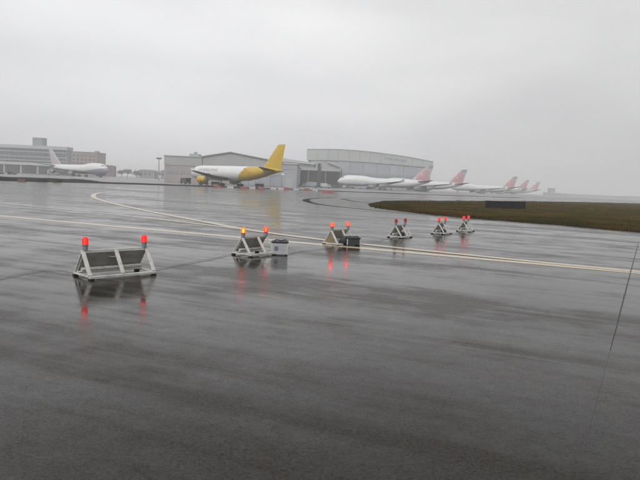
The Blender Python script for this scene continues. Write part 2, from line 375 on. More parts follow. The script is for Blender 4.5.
# grass island on the right
GF = spline([(8.5, 88), (7.0, 81), (6.6, 73), (8.1, 65), (11.4, 58.6), (15.5, 54.6), (19.8, 50.6), (24.0, 45.6), (33, 35.5), (47, 22), (70, 2)], 8)
GB = spline([(8.5, 88), (10.2, 97), (14, 108), (24.3, 124), (47, 159), (82, 207), (154, 291), (300, 420), (520, 560), (700, 640), (900, 700)], 8)
def gh(x, y, e): return 0.03 + 0.10 * min(e, 5) / 5 + 0.05 * mnoise.noise((x * 0.15, y * 0.15, 0)) + 0.03 * mnoise.noise((x * 0.8, y * 0.8, 4))
turf, ga, gb = loft_turf('grass_island', GF, GB, 46, 'turf', gh, 0.8)
def grass_blades():
    rng = np.random.default_rng(5); V = []; n = 0
    want = 42000; out_v = []
    while n < want:
        k = 60000
        i = rng.random(k) * 218.99; i0 = i.astype(int); fr = (i - i0)[:, None]; t = (rng.random(k) ** 2.6)[:, None]
        P = (ga[i0] * (1 - fr) + ga[i0 + 1] * fr) * (1 - t) + (gb[i0] * (1 - fr) + gb[i0 + 1] * fr) * t
        d = np.hypot(P[:, 0], P[:, 1]); keep = (rng.random(k) < np.clip((60 / d) ** 1.2, 0, 1)) & (P[:, 0] < P[:, 1] * 0.62 + 6) & (d < 330)
        P = P[keep]; n += len(P); out_v.append(P)
    P = np.vstack(out_v)[:want]; d = np.hypot(P[:, 0], P[:, 1])
    clump = np.array([mnoise.noise((x * 0.35, y * 0.35, 7)) for x, y in P])
    vs = []; 
    for b in range(4):
        ang = rng.random(want) * 6.283; h = (0.03 + 0.10 * rng.random(want) ** 2 + 0.16 * np.clip(clump, 0, 1)) * np.clip(d / 80, 0.8, 1.4); wd = (0.02 + 0.02 * rng.random(want)) * np.clip(d / 55, 1, 3)
        off = rng.normal(0, 0.22, (want, 2)); base = P + off; lean = rng.normal(0, 0.07, (want, 2))
        z = np.full(want, 0.03); dx, dy = np.cos(ang) * wd, np.sin(ang) * wd
        vs.append(np.stack([np.c_[base[:, 0] - dx, base[:, 1] - dy, z], np.c_[base[:, 0] + dx, base[:, 1] + dy, z], np.c_[base + lean, z + h + 0.08]], 1))
    V = np.vstack(vs).reshape(-1, 3); nt_ = len(V) // 3
    me = bpy.data.meshes.new('grass'); me.vertices.add(len(V)); me.vertices.foreach_set('co', V.ravel().astype(np.float32))
    me.loops.add(len(V)); me.loops.foreach_set('vertex_index', np.arange(len(V), dtype=np.int32))
    me.polygons.add(nt_); me.polygons.foreach_set('loop_start', np.arange(0, len(V), 3, dtype=np.int32))
    me.update(calc_edges=True); me.validate()
    o = bpy.data.objects.new('grass', me); COL.objects.link(o); me.materials.append(M['grass'])
    struct(o, 'short brown and green rain-soaked grass on the island at right', 'stuff'); o['category'] = 'grass'
grass_blades()

def clods():
    rng = random.Random(11); b = MB()
    for k in range(150):
        x, y = GF[rng.randrange(14, len(GF) - 14)]; x += rng.gauss(-0.35, 0.3); y += rng.gauss(-0.35, 0.3); r = 0.03 + 0.09 * rng.random() ** 2
        rr = [[(x + math.cos(a) * r * q * rng.uniform(0.8, 1.5), y + math.sin(a) * r * q * rng.uniform(0.7, 1.2), z * r) for a in (j * 1.0472 for j in range(6))] for q, z in ((1.1, 0.0), (0.9, 0.45), (0.35, 0.7))]
        b.rings(rr)
    o = struct(b.build('mud_clods', 'mud'), 'small dark mud clods washed off the grass edge', 'stuff'); o['category'] = 'mud'
clods()
# paved shoulder tip ahead of the grass island with a dark sealed rim
TIP = spline([(22, 141), (12, 130), (5.5, 119), (0.6, 109), (-2.0, 97), (-2.3, 88), (-1.25, 78), (1.0, 70.5), (4.2, 65), (7, 61.2), (11, 56.2)], 6)
sheet('paved_shoulder', TIP + [(9, 62), (7, 72), (7.5, 84), (9, 93), (14.5, 112), (24, 128)], 0.004, 'shoulder')
ribbon('shoulder_rim', TIP, [0.40 + 0.75 * max(0, 1 - abs(i - 30) / 20) + 0.3 * mnoise.noise((i * 0.8, 0, 0)) for i in range(len(TIP))], 0.008, 'tar')
ribbon('shoulder_seam', spline([(3.5, 108), (5.2, 95), (8.0, 88)], 5), 0.7, 0.008, 'tar')

# painted lines
def on_a(x): return 32.34 + (x + 17.34) * (-12.3 / 28.15)
ribbon('taxiway_line', [(x, on_a(x)) for x in np.linspace(-70, 34, 60)], 0.62, 0.005, 'line')
ribbon('taxiway_lead_line', spline([(-60, 66), (-40, 54.2), (-23.75, 44.6), (-17.84, 41.0), (-13.41, 38.1), (-9.44, 35.2), (-4.15, 30.9), (-1.2, 28.2), (0.9, 26.35)], 8), 0.42, 0.009, 'line')
ribbon('taxiway_curve_line', spline([(-24, 112), (-30.2, 96), (-29.6, 80.5), (-25.2, 66.2), (-20.9, 57.1), (-17.4, 51.0), (-13.5, 44.7), (-11.0, 40.9), (-7.14, 35.4), (-3.7, 30.6), (-0.6, 27.5), (2.2, 25.45), (5.5, 23.4), (9.5, 21.1), (14, 18.8)], 8), 0.52, 0.013, 'line')

# sealed cracks and joints in the taxiway
def jag(pts, amp, n=14):
    o = []
    for x, y in spline(pts, n):
        k = min(1, y / 12); o.append((x + amp * k * mnoise.noise((y * 1.3, x, 2)) + amp * 0.5 * k * mnoise.noise((y * 4.1, x, 5)), y))
    return o
CR = jag([(17.55, 33.0), (14.75, 27.88), (11.3, 21.54), (8.95, 17.22), (7.2, 14.0), (5.9, 11.6), (4.85, 9.68)], 0.006, 30)
ribbon('pavement_crack', CR, [0.007 + (0.024 + 0.022 * mnoise.noise((i * 0.9, 1, 1))) * min(1, (len(CR) - i) / 70) for i in range(len(CR))], 0.016, 'crackfill')
ribbon('pavement_joint', jag([(4.85, 9.68), (3.6, 7.38), (2.37, 5.12), (0.7, 2.05)], 0.003), 0.006, 0.004, 'jointfill')

# ------------------------------------------------------------------ barricades
LENS = dict(red=('lens_red', (0.9, 0.04, 0.04), (1.0, 0.03, 0.025), 0.36, (1, 0.16, 0.10), 10),
            amber=('lens_amber', (1.0, 0.22, 0.05), (1.0, 0.13, 0.02), 0.9, (1.0, 0.55, 0.10), 26),
            orange=('lens_orange', (1.0, 0.12, 0.05), (1.0, 0.075, 0.03), 0.75, (1.0, 0.30, 0.10), 18),
            dim=('lens_unlit', (0.45, 0.03, 0.035), (0.6, 0.02, 0.02), 0.22, (0.5, 0.05, 0.04), 0.8))
for kx, (nm, tint, e, s, bc, bs) in LENS.items():
    M['lens_' + kx] = lens(nm, tint, e, s); M['bulb_' + kx] = glow(nm + '_bulb', bc, bs)

def barricade(label, FL, ang, L, lamps, variant, W=0.80, Hh=0.60, lamp_off=0.07):
    a = R(ang); t = thing('barricade', label, 'barricade', (FL[0], FL[1], 0), a, 'lit barricades closing the taxiway')
    # local x along the barricade, y away from the camera, origin at the front left foot
    S = 0.055
    z0 = 0.07
    MB().bar((0, 0, z0 - 0.008), (L, 0, z0 - 0.008), 0.10, 0.065).build('front_rail', 'white', t, bevel=0.006)
    MB().bar((0, W, z0), (L, W, z0), 0.07, 0.05).build('rear_rail', 'white', t, bevel=0.006)
    for x in (0.03, L - 0.03):
        MB().bar((x, 0.044, z0 + 0.003), (x, W - 0.037, z0 + 0.003), 0.06, 0.045).build('end_rail', 'white', t, bevel=0.005)
    for x in (0.05, L - 0.05):
        for y in (0.0, W):
            MB().box((x, y, 0.022), (0.11, 0.11, 0.044)).build('foot', 'rubber', t, bevel=0.006)
    ym = W * 0.5
    rear_y = W - 0.02
    xs = (0.03, L * 0.5, L - 0.03) if variant == 'long' else (0.03, L * 0.62)
    for i, x in enumerate(xs):
        MB().bar((x, 0.02, z0 + 0.03), (x, ym - 0.01, Hh), 0.092, 0.05, up=(0, -1, 0.6)).build('front_strut', 'white', t, bevel=0.006)
    for x in (0.03, L - 0.03):
        MB().bar((x, rear_y, z0 + 0.03), (x, ym + 0.035, Hh - 0.02), 0.05, 0.035, up=(0, 1, 0.6)).build('rear_strut', 'white', t, bevel=0.005)
    if variant != 'long':
        MB().bar((L - 0.04, 0.02, z0 + 0.03), (L - 0.04, ym - 0.01, Hh), 0.06, 0.04, up=(0, -1, 0.6)).build('front_strut', 'white', t, bevel=0.005)
    MB().bar((-0.02, ym, Hh + 0.012), (L + 0.02, ym, Hh + 0.012), 0.05, 0.04).build('ridge_bar', 'white' if variant == 'long' else 'board', t, bevel=0.005)
    # sloping board behind, seen between the struts
    p = Vector((L / 2, (rear_y + ym) / 2 + 0.01, (z0 + Hh) / 2 + 0.045)); sl = Vector((0, rear_y - ym, z0 - Hh)).normalized()
    rot = Matrix((Vector((1, 0, 0)), sl, Vector((1, 0, 0)).cross(sl))).transposed()
    MB().box(p + Vector((0, -0.045, -0.03)), (L - 0.12, 0.56, 0.018), rot).build('sloping_board', 'board', t)
    MB().tube([(0.08, W * 0.70, 0.18), (L - 0.08, W * 0.70, 0.18)], 0.05, 10).build('cross_tube', 'white', t, smooth=True)
    if variant == 'long':
        MB().tube([(L * 0.28, 0.52, 0.60), (L * 0.38, 0.50, 0.50), (L * 0.47, 0.47, 0.46), (L * 0.54, 0.36, 0.50)], 0.014, 6).build('tie_wire', 'white', t, smooth=True)
        MB().tube([(L * 0.54, 0.13, 0.28), (L * 0.75, 0.10, 0.265), (L * 0.99, 0.09, 0.21)], 0.010, 6).build('lamp_lead', 'cable', t, smooth=True)
    if variant == 'tri':
        MB().prism([(0.03, z0 + 0.05), (W - 0.06, z0 + 0.05), (ym, Hh - 0.06)], -0.004, 0.010).build('end_panel', 'olive', t).rotation_euler = (0, 0, R(90))
    for i, kx in enumerate(lamps):
        x = lamp_off if i == 0 else L - lamp_off
        post = MB().lathe([(0.062, 0), (0.062, 0.11), (0.075, 0.115), (0.075, 0.14)], (x, ym, Hh + 0.03), n=14).build('lamp_post', 'lampgrey', t, smooth=True)
        lp = MB().lathe([(0.070, 0)] + [(0.079 - 0.007 * (q % 2), 0.008 + 0.0115 * q) for q in range(11)] + [(0.070, 0.142), (0.048, 0.168), (0.02, 0.178)], (x, ym, Hh + 0.171), n=18).build('lamp_lens', 'lens_' + kx, t, smooth=True)
        MB().lathe([(0.02, 0), (0.032, 0.02), (0.032, 0.11), (0.012, 0.13)], (x, ym, Hh + 0.18), n=10).build('bulb', 'bulb_' + kx, lp, smooth=True)
    return t
barricade('long pale grey barricade with three front struts and two red lamps, nearest and leftmost', (-5.37, 13.92), 47, 1.75, ('red', 'red'), 'long', 0.82, 0.64, 0.09)
barricade('short white barricade with two glowing amber lamps, next to the grey battery box', (-2.28, 19.56), 53, 1.25, ('amber', 'orange'), 'short')
barricade('olive-ended barricade with two orange lamps standing on the yellow line', (0.72, 24.50), 53, 1.30, ('orange', 'orange'), 'tri', 0.72)
barricade('white barricade with two dull dark red lamps just past the yellow line', (4.0, 29.5), 58, 1.25, ('dim', 'dim'), 'short', 0.72)
barricade('small white barricade with red lamps, second from the grass end of the row', (6.86, 33.2), 60, 1.25, ('red', 'red'), 'short', 0.72)
barricade('farthest small white barricade with red lamps, nearest the grass island', (8.98, 36.3), 62, 1.25, ('red', 'red'), 'short', 0.72)

def battery_box(label, loc, rz, size, body, stick=True):
    L, D, H = size; t = thing('battery_box', label, 'battery box', (*loc, 0), R(rz), 'battery boxes beside barricades')
    MB().lohi((0, 0, 0.03), (L, D, H)).build('case', body, t, bevel=0.012)
    for x in (0.05, L - 0.05): MB().lohi((x - 0.04, 0.02, 0.0), (x + 0.04, D - 0.02, 0.03)).build('skid', 'rubber', t)
    lid = MB().lohi((-0.02, -0.02, H + 0.002), (L + 0.02, D + 0.02, H + 0.055)).build('lid', 'lid', t, bevel=0.012)
    MB().tube([(0.08, 0.1, H + 0.07), (L * 0.3, D * 0.5, H + 0.10), (L * 0.55, D * 0.35, H + 0.075), (L * 0.85, D * 0.6, H + 0.10), (L - 0.04, D * 0.3, H + 0.065)], 0.02, 6).build('lead', 'darkcable', lid, smooth=True)
    for x in (0.012, L - 0.012): MB().lohi((x - 0.02, -0.012, 0.035), (x + 0.02, -0.001, H - 0.004)).build('corner_strip', 'white', t)
    if not stick: MB().lohi((L + 0.002, 0.03, 0.04), (L + 0.02, D - 0.03, H - 0.03)).build('end_panel', 'olive', t)
    if stick: MB().lohi((L * 0.17, -0.006, H * 0.38), (L * 0.40, -0.002, H * 0.74)).build('sticker', 'bluelabel', t)
battery_box('grey battery box with dark lid and blue sticker, right of the amber-lamp barricade', (-1.64, 20.42), 3, (0.55, 0.42, 0.42), 'boxgrey')
battery_box('dark green battery box leaning on the barricade that stands on the yellow line', (1.12, 24.70), 20, (0.60, 0.32, 0.29), 'boxdark', False)

def sack(label, loc, s, seed):
    random.seed(seed); b = MB(); rr = []
    for i in range(9):
        u = i / 8; x = (u - 0.5) * s[0]; k = math.sin(math.pi * min(1, max(0, 0.06 + 0.88 * u))) ** 0.6; ring = []
        for j in range(12):
            a = 2 * math.pi * j / 12; r = 1 + 0.15 * mnoise.noise((x * 5, math.cos(a) * 2, math.sin(a) * 2 + seed))
            ring.append((x, math.cos(a) * s[1] / 2 * k * r, max(0.0, s[2] * 0.48 + math.sin(a) * s[2] * 0.5 * k * r)))
        rr.append(ring)
    o = b.rings(rr).build('ballast_sack', 'sack', smooth=True); o.location = loc
    return o
for lab, (x, y), rz, sz in (('dark ballast sack slumped inside the barricade on the yellow line', (1.08, 24.98), 50, (0.72, 0.36, 0.40)),
                            ('dark ballast sack inside the barricade with dull dark red lamps', (4.14, 30.35), 55, (0.5, 0.30, 0.28)),
                            ('dark ballast sack inside the barricade second from the grass end', (6.98, 34.0), 58, (0.45, 0.28, 0.28))):
    o = sack(lab, (x, y, 0.0), sz, int(x * 10)); o.rotation_euler = (0, 0, R(rz)); tag(o, lab, 'sack', 'ballast sacks under barricades')

def cable(label, pts, r=0.008):
    tag(MB().tube([(x, y, r + 0.016 + 0.0) for x, y in spline(pts, 8)], r, 6).build('power_cable', 'cable', smooth=True), label, 'cable', 'cables linking the barricades')
cable('thin grey cable on the wet asphalt from the left edge to the nearest barricade', [(-8.4, 10.2), (-7.5, 12.9), (-7.02, 14.9), (-6.6, 15.2), (-5.95, 14.75)])
cable('thin pale cable between the nearest barricade and the amber-lamp barricade', [(-4.45, 15.75), (-3.95, 17.2), (-3.35, 18.7), (-3.0, 19.9), (-2.85, 20.1)])
cable('thin cable between the battery box and the barricade on the yellow line', [(-1.1, 20.75), (-0.7, 21.9), (0.2, 23.2), (0.6, 24.4)])
cable('thin cable between the yellow-line barricade and the dull-lamp barricade', [(1.75, 25.7), (2.5, 26.9), (3.1, 28.5), (3.8, 29.8)])

# ------------------------------------------------------------------ sign on the grass
sx, sy, sa = 22.6, 82.5, 25.0
t = thing('airfield_sign', 'long low black airfield sign seen from behind on the grass island', 'sign', (sx, sy, 0.12), R(sa))
for i in range(3):
    MB().lohi((i * 2.36, 0, 0.20), (i * 2.36 + 2.33, 0.28, 1.08)).build('panel', 'signblack', t, bevel=0.02)
MB().lohi((-0.05, -0.03, 1.085), (7.1, 0.31, 1.13)).build('top_cap', 'signblack', t)
MB().lohi((-0.05, -0.03, 0.14), (7.1, 0.31, 0.195)).build('bottom_rail', 'signblack', t)
for x in (0.3, 2.35, 4.71, 6.75): MB().lohi((x - 0.04, 0.1, -0.15), (x + 0.04, 0.18, 0.14)).build('leg', 'steel', t)

# ------------------------------------------------------------------ low barrier blocks along the verge
def block(label, x, y, rz, m, group):
    prof = [(-0.32, 0.0), (0.32, 0.0), (0.30, 0.12), (0.16, 0.28), (0.11, 0.70), (-0.11, 0.70), (-0.16, 0.28), (-0.30, 0.12)]
    t = thing('barrier_block', label, 'barrier', (x, y, 0.02), R(rz), group)
    MB().rings([[(sx_, p, q) for p, q in prof] for sx_ in (-0.95, 0.95)]).build('body', m, t, bevel=0.02)
    for s_ in (-0.6, 0.6): MB().lathe([(0.05, 0), (0.05, 0.05), (0.035, 0.07)], (s_, 0, 0.70), n=8).build('filler_cap', 'rubber', t)
reds = [(-30.8, 176.5), (-23.4, 179.0), (-19.2, 191.0), (-12.2, 203.0), (-5.2, 206.0), (0.8, 176.2), (2.6, 177.0)]
whites = [(-27.2, 178.0), (-21.6, 186.0), (-16.0, 197.0), (-13.9, 202.0), (-9.0, 205.0), (-2.4, 207.0)]
for i, (x, y) in enumerate(reds): block('red plastic barrier block along the far verge, %s red one from the left' % ORD[i], x, y, 22 + 7 * math.sin(i * 2.1), 'blk_red', 'red barrier blocks along the far verge')
for i, (x, y) in enumerate(whites): block('white plastic barrier block along the far verge, %s white one from the left' % ORD[i], x, y, 30 + 7 * math.sin(i * 1.7), 'blk_white', 'white barrier blocks along the far verge')
block('rust orange barrier block at the end of the dark verge below the terminal', -67.2, 134.5, -8, 'blk_brown', None)

def shrub(label, x, y, h, wd, seed, m):
    rng = random.Random(seed); t = thing('shrub', label, 'shrub', (x, y, 0.1))
    b = MB()
    for k in range(5):
        a = rng.random() * 6.28; b.tube([(0, 0, 0), (math.cos(a) * wd * 0.15, math.sin(a) * wd * 0.15, h * 0.4), (math.cos(a) * wd * 0.3, math.sin(a) * wd * 0.3, h * 0.8)], [0.03, 0.02, 0.008], 5)
    b.build('stem', 'bark', t); f = MB()
    for k in range(260):
        v = Vector((rng.gauss(0, 1), rng.gauss(0, 1), rng.gauss(0, 1))).normalized() * rng.random() ** 0.25
        c = Vector((v.x * wd / 2, v.y * wd / 2, h * 0.55 + v.z * h * 0.45)); u = Vector((rng.gauss(0, 1), rng.gauss(0, 1), rng.gauss(0, 1))).normalized() * wd * 0.06; q = u.orthogonal() * 0.7
        n = len(f.v); f.v += [tuple(c - u), tuple(c + q), tuple(c + u), tuple(c - q)]; f.f.append((n, n + 1, n + 2, n + 3))
    f.build('foliage', m, t)
shrub('small dark green shrub on the verge beside the rust orange block', -65.5, 141, 0.75, 2.3, 3, 'leaf')
shrub('low olive shrub on the verge, right of the dark green shrub', -64.0, 145, 0.6, 2.4, 8, 'leaf2')

# ------------------------------------------------------------------ aircraft
def airfoil(le, chord, y, z, th, dih=0.0):
    pts = []
    for c, u in ((0, 0), (0.02, 0.22), (0.1, 0.44), (0.3, 0.55), (0.6, 0.40), (1.0, 0.02)): pts.append((le - c * chord, y, z + u * th * chord))
    for c, u in ((1.0, -0.02), (0.6, -0.30), (0.3, -0.42), (0.1, -0.34), (0.02, -0.18)): pts.append((le - c * chord, y, z + u * th * chord))
    return pts
def aircraft(name, label, cat, spec, group=None):
    t = thing(name, label, cat, (0, 0, 0), 0, group)
    o = spec['off']; X = lambda s: o - s                     # station from the nose -> local x forward
    fr = []
    for s, top, bot, hw in spec['fus']:
        zc, hh = (top + bot) / 2, (top - bot) / 2
        fr.append([(X(s), math.cos(a) * hw, zc + math.sin(a) * hh) for a in (2 * math.pi * j / 28 for j in range(28))])
    MB().rings(fr).build('fuselage', spec['mat'], t, smooth=True)
    for sy_ in (-1, 1):
        rr = [airfoil(X(s), c, sy_ * y, z, th) for s, c, y, z, th in spec['wing']]
        wing = MB().rings(rr).build('wing', 'wing', t, smooth=True)
        s, c, y, z, th = spec['wing'][-1]; h, cant, sw = spec['winglet']
        MB().rings([airfoil(X(s) - 0.2, c * 0.85, sy_ * (y + 0.02), z, 0.06), airfoil(X(s + sw), c * 0.35, sy_ * (y + cant), z + h, 0.05)]).build('winglet', spec['wlmat'], wing, smooth=True)
        for (y, es, ez, r, ln, m) in spec['eng']:
            e = MB().lathe([(r * 0.86, 0), (r, -0.25), (r * 1.06, -ln * 0.3), (r * 0.98, -ln * 0.62), (r * 0.72, -ln * 0.82), (r * 0.66, -ln * 0.83)], (X(es), sy_ * y, ez), 'X', 20).build('engine', m, t, smooth=True)
            MB().lathe([(r * 0.82, 0), (r * 0.2, 0.05), (0.02, 0.35)], (X(es) + 0.012, sy_ * y, ez), 'X', 16).build('fan', 'fan', e, smooth=True)
            MB().lathe([(r * 0.58, 0), (r * 0.45, -ln * 0.2), (r * 0.12, -ln * 0.36)], (X(es) - ln * 0.835, sy_ * y, ez), 'X', 14).build('exhaust_cone', 'gear', e, smooth=True)
            MB().rings([[(X(es) - ln * 0.2, sy_ * y + d, ez + r * 0.9), (X(es) - ln * 0.35, sy_ * y + d, ez + r + 0.85), (X(es) - ln * 1.25, sy_ * y + d, ez + r + 1.0), (X(es) - ln * 1.2, sy_ * y + d, ez + r * 0.7), (X(es) - ln * 0.7, sy_ * y + d, ez + r * 0.6)] for d in (-0.17, 0.17)]).build('pylon', 'agrey', e)
        MB().rings([airfoil(X(s), c, sy_ * y, z, 0.09) for s, c, y, z in spec['stab']]).build('stabilizer', spec['stabmat'], t, smooth=True)
    def finsec(s, c, z, th): return [(p[0], (p[2] - 0) , z) for p in airfoil(X(s), c, 0, 0, th)]
    MB().rings([finsec(*q) for q in spec['fin']]).build('fin', spec['finmat'], t, smooth=True)
    for k, (s, zt, yw) in enumerate([spec['ngear']] + spec['mgear']):
        for sy_ in ((1,) if k == 0 else (-1, 1)):
            y0 = sy_ * yw; wr = spec['wr']; g = MB()
            g.tube([(X(s), y0, wr), (X(s), y0, zt)], [0.17, 0.22], 8).tube([(X(s), y0, wr + 0.7), (X(s) + 1.3, y0, zt)], 0.09, 6)
            rows = (0,) if k == 0 else (-0.75, 0.75)
            if k: g.tube([(X(s) - 0.75, y0, wr), (X(s) + 0.75, y0, wr)], 0.11, 6)
            for dx in rows: g.tube([(X(s) + dx, y0 - 0.5, wr), (X(s) + dx, y0 + 0.5, wr)], 0.08, 6)
            go = g.build('nose_gear' if k == 0 else 'main_gear', 'gear', t)
            for dx in rows:
                for dy in (-0.45, 0.45):
                    MB().lathe([(wr * 0.5, -0.2), (wr * 0.93, -0.2), (wr, -0.12), (wr, 0.12), (wr * 0.93, 0.2), (wr * 0.5, 0.2)], (X(s) + dx, y0 + dy, wr), 'Y', 14).build('wheel', 'tyre', go, smooth=True)
    # cockpit panes: small dark panes just proud of the skin
    for sy_ in (-1, 1):
        for (s0, s1, a0, a1) in spec['cockpit']:
            P = []
            for s, a in ((s0, a0), (s1, a0), (s1, a1), (s0, a1)):
                F = spec['fus']; i = max(k for k in range(len(F) - 1) if F[k][0] <= s); u = (s - F[i][0]) / (F[i + 1][0] - F[i][0])
                top, bot, hw = (F[i][q] * (1 - u) + F[i + 1][q] * u for q in (1, 2, 3))
                aa = R(a); P.append((X(s) + 0.03, sy_ * (math.cos(aa) * hw + 0.04), (top + bot) / 2 + math.sin(aa) * (top - bot) / 2 + 0.04))
            b = MB(); b.v = P + [(p[0] - 0.06, p[1] * 0.97, p[2] - 0.06) for p in P]; b.f = [(0, 1, 2, 3), (4, 7, 6, 5), (0, 4, 5, 1), (1, 5, 6, 2), (2, 6, 7, 3), (3, 7, 4, 0)]
            b.build('cockpit_window', 'glass', t)
    return t
def skin_text(t, name, txt, size, smid, zc, spec, m, sides=(1,), shear=0.0):
    vs, fs = text_mesh(txt, size, shear)
    for sd in sides:
        b = MB()
        for x, y, z in vs:
            s = smid - x if sd == -1 else smid + x      # reads left to right from outside
            F = spec['fus']; i = max(k for k in range(len(F) - 1) if F[k][0] <= s); u = (s - F[i][0]) / (F[i + 1][0] - F[i][0])
            top, bot, hw = (F[i][q] * (1 - u) + F[i + 1][q] * u for q in (1, 2, 3))
            q = ((zc + y) - (top + bot) / 2) / ((top - bot) / 2); yy = math.sqrt(max(0.02, 1 - min(0.98, q * q))) * hw
            b.v.append((spec['off'] - s, sd * (yy + 0.035), zc + y))
        b.f = fs; b.build(name, m, t)

S747 = dict(off=35.0, mat='b747', wlmat='apaint', finmat='fin_b', stabmat='wing',
    fus=[(0, 5.15, 4.75, 0.15), (0.5, 6.1, 4.15, 0.85), (1.4, 7.1, 3.5, 1.55), (2.8, 8.2, 2.95, 2.2), (4.6, 9.2, 2.5, 2.7), (7, 9.85, 2.2, 3.05), (10, 10.05, 2.1, 3.25), (17, 10.05, 2.1, 3.25), (21, 9.75, 2.1, 3.25), (25, 9.05, 2.1, 3.25), (29, 8.6, 2.1, 3.25), (38, 8.5, 2.1, 3.25), (46, 8.5, 2.15, 3.25), (52, 8.5, 2.75, 3.15), (58, 8.45, 4.0, 2.7), (63, 8.3, 5.35, 1.9), (67, 8.0, 6.6, 0.95), (68.6, 7.6, 7.1, 0.25)],
    wing=[(18.5, 17.2, 0.5, 3.0, 0.13), (20.5, 15.6, 3.0, 3.2, 0.13), (28.4, 9.8, 12.0, 4.2, 0.11), (45.0, 4.0, 31.0, 6.6, 0.09)], winglet=(1.9, 0.9, 2.2),
    eng=[(11.7, 23.4, 2.0, 1.38, 5.6, 'agrey'), (21.0, 31.2, 2.85, 1.38, 5.6, 'agrey')],
    stab=[(57.5, 9.6, 0.3, 7.2), (58.6, 8.6, 1.6, 7.3), (67.3, 2.7, 11.0, 8.5)],
    fin=[(52.5, 14.5, 7.6, 0.09), (55.2, 12.2, 8.9, 0.09), (66.0, 4.4, 19.3, 0.08), (66.6, 3.7, 19.45, 0.05)],
    ngear=(7.8, 2.6, 0.0), mgear=[(32.0, 3.0, 5.4), (35.6, 2.6, 1.95)], wr=0.62,
    cockpit=[(2.6, 3.3, 62, 74), (3.3, 4.1, 50, 63), (4.1, 5.0, 46, 57)])
SA3 = dict(off=27.0, mat='a300', wlmat='apaint', finmat='fin_a', stabmat='wing',
    fus=[(0, 4.55, 4.25, 0.12), (0.4, 5.2, 3.65, 0.75), (1.3, 6.0, 3.0, 1.45), (2.8, 6.95, 2.45, 2.1), (4.6, 7.55, 2.2, 2.55), (6.8, 7.75, 2.11, 2.78), (9, 7.78, 2.1, 2.82), (30, 7.78, 2.1, 2.82), (36, 7.78, 2.45, 2.8), (41, 7.75, 3.3, 2.5), (46, 7.6, 4.5, 1.85), (50, 7.3, 5.5, 1.15), (53, 6.9, 6.2, 0.45), (53.9, 6.65, 6.4, 0.15)],
    wing=[(15.5, 11.2, 0.4, 2.9, 0.16), (17, 10.0, 2.6, 3.1, 0.16), (20.6, 6.7, 8.4, 3.65, 0.15), (29.6, 2.9, 22.0, 5.2, 0.10)], winglet=(0.9, 0.1, 0.9),
    eng=[(7.9, 15.8, 2.2, 1.42, 5.2, 'yellow')],
    stab=[(44.2, 6.8, 0.3, 6.5), (45.0, 6.2, 1.5, 6.6), (50.0, 2.5, 8.1, 7.3)],
    fin=[(41.6, 10.6, 6.6, 0.08), (43.8, 9.2, 7.9, 0.08), (50.9, 3.8, 15.5, 0.08), (51.3, 3.3, 15.7, 0.05)],
    ngear=(6.2, 2.6, 0.0), mgear=[(25.5, 2.8, 4.6)], wr=0.6,
    cockpit=[(1.9, 2.5, 55, 72), (2.5, 3.2, 42, 60), (3.2, 4.0, 36, 50)])
def place(t, nose, tail):
    n, q = Vector((*nose, 0)), Vector((*tail, 0)); d = (n - q).normalized(); c = (n + q) / 2
    t.location = (c.x, c.y, 0.02); t.rotation_euler = (0, 0, math.atan2(d.y, d.x))

jet = aircraft('cargo_jet', 'white cargo jet with yellow rear fuselage, yellow fin and yellow engine', 'airplane', SA3)
place(jet, (-55.0, 250), (-13.2, 212))
skin_text(jet, 'red_lettering', 'DHL', 2.6, 37.0, 6.0, SA3, 'red', (1, -1), 0.3)
skin_text(jet, 'grey_lettering', 'AIR HONG KONG', 1.5, 14.0, 6.0, SA3, 'greyletter', (1, -1))

GJ = 'white jumbo jets parked in a row'
j1 = aircraft('jumbo_jet', 'nearest white jumbo jet with pink flower fin, in front of the big pale hangar', 'airplane', S747, GJ)
labs = ['white jumbo jet with pink fin, second in the row, just right of the hangar end',
        'hazy white jumbo jet with pink fin, third in the row, above the black sign',
        'faint jumbo jet with pink fin, fourth in the row, between two other pink fins',
        'faintest and rightmost pink-finned jumbo jet, last in the row']
for i, (n, q) in enumerate((((46.0, 490), (120.4, 497)), ((135.5, 640), (206.3, 640)), ((199, 790), (270.5, 790)), ((245.5, 880), (317.5, 880)))):
    c = copy_tree(j1); c['label'] = labs[i]; place(c, n, q)
place(j1, (10.3, 452), (81.5, 445))
S747L = dict(S747); S747L['mat'] = 'b747b'; S747L['finmat'] = 'fin_l'
jl = aircraft('jumbo_jet', 'white jumbo jet with blue underside in front of the left terminal, nose to the right', 'airplane', S747L)
place(jl, (-152.2, 425), (-209.1, 462))

# ------------------------------------------------------------------ buildings
def bld(name, label, loc=(0, 0, 0), rz=0.0): return thing(name, label, 'building', loc, rz)
# terminal, left
t = bld('terminal_building', 'long grey terminal with dark window bands and white columns, behind the left jumbo jet', (-300, 560, 0))
MB().lohi((-130, 0, 0), (62, 11, 23.0)).build('wall', 'conc_wall', t)
MB().lohi((-131, -1.2, 23.003), (63, 12, 26.0)).build('roof_slab', 'conc_lite', t)
for z0, z1 in ((20.9, 22.6), (16.4, 19.2), (12.6, 14.7), (10.4, 11.6)):
    f = MB().lohi((-128, -0.25, z0), (61, 0.05, z1)).build('window_band', 'bandglass', t)
    m_ = MB()
    for x in np.arange(-126, 61, 4.5): m_.lohi((x - 0.15, -0.42, z0 + 0.02), (x + 0.15, -0.24, z1 - 0.02))
    m_.build('mullions', 'conc_wall', f)['kind'] = 'stuff'
for z in (19.9, 15.4, 12.0): MB().lohi((-129, -0.9, z), (61.5, -0.002, z + 0.6)).build('floor_ledge', 'conc_lite', t)
MB().lohi((-131, -16, 7.6), (70, -0.003, 9.8)).build('canopy', 'roofwhite', t)
MB().lohi((-128, -3, 0), (66, -0.3, 7.59)).build('ground_floor_glazing', 'darkglass', t)
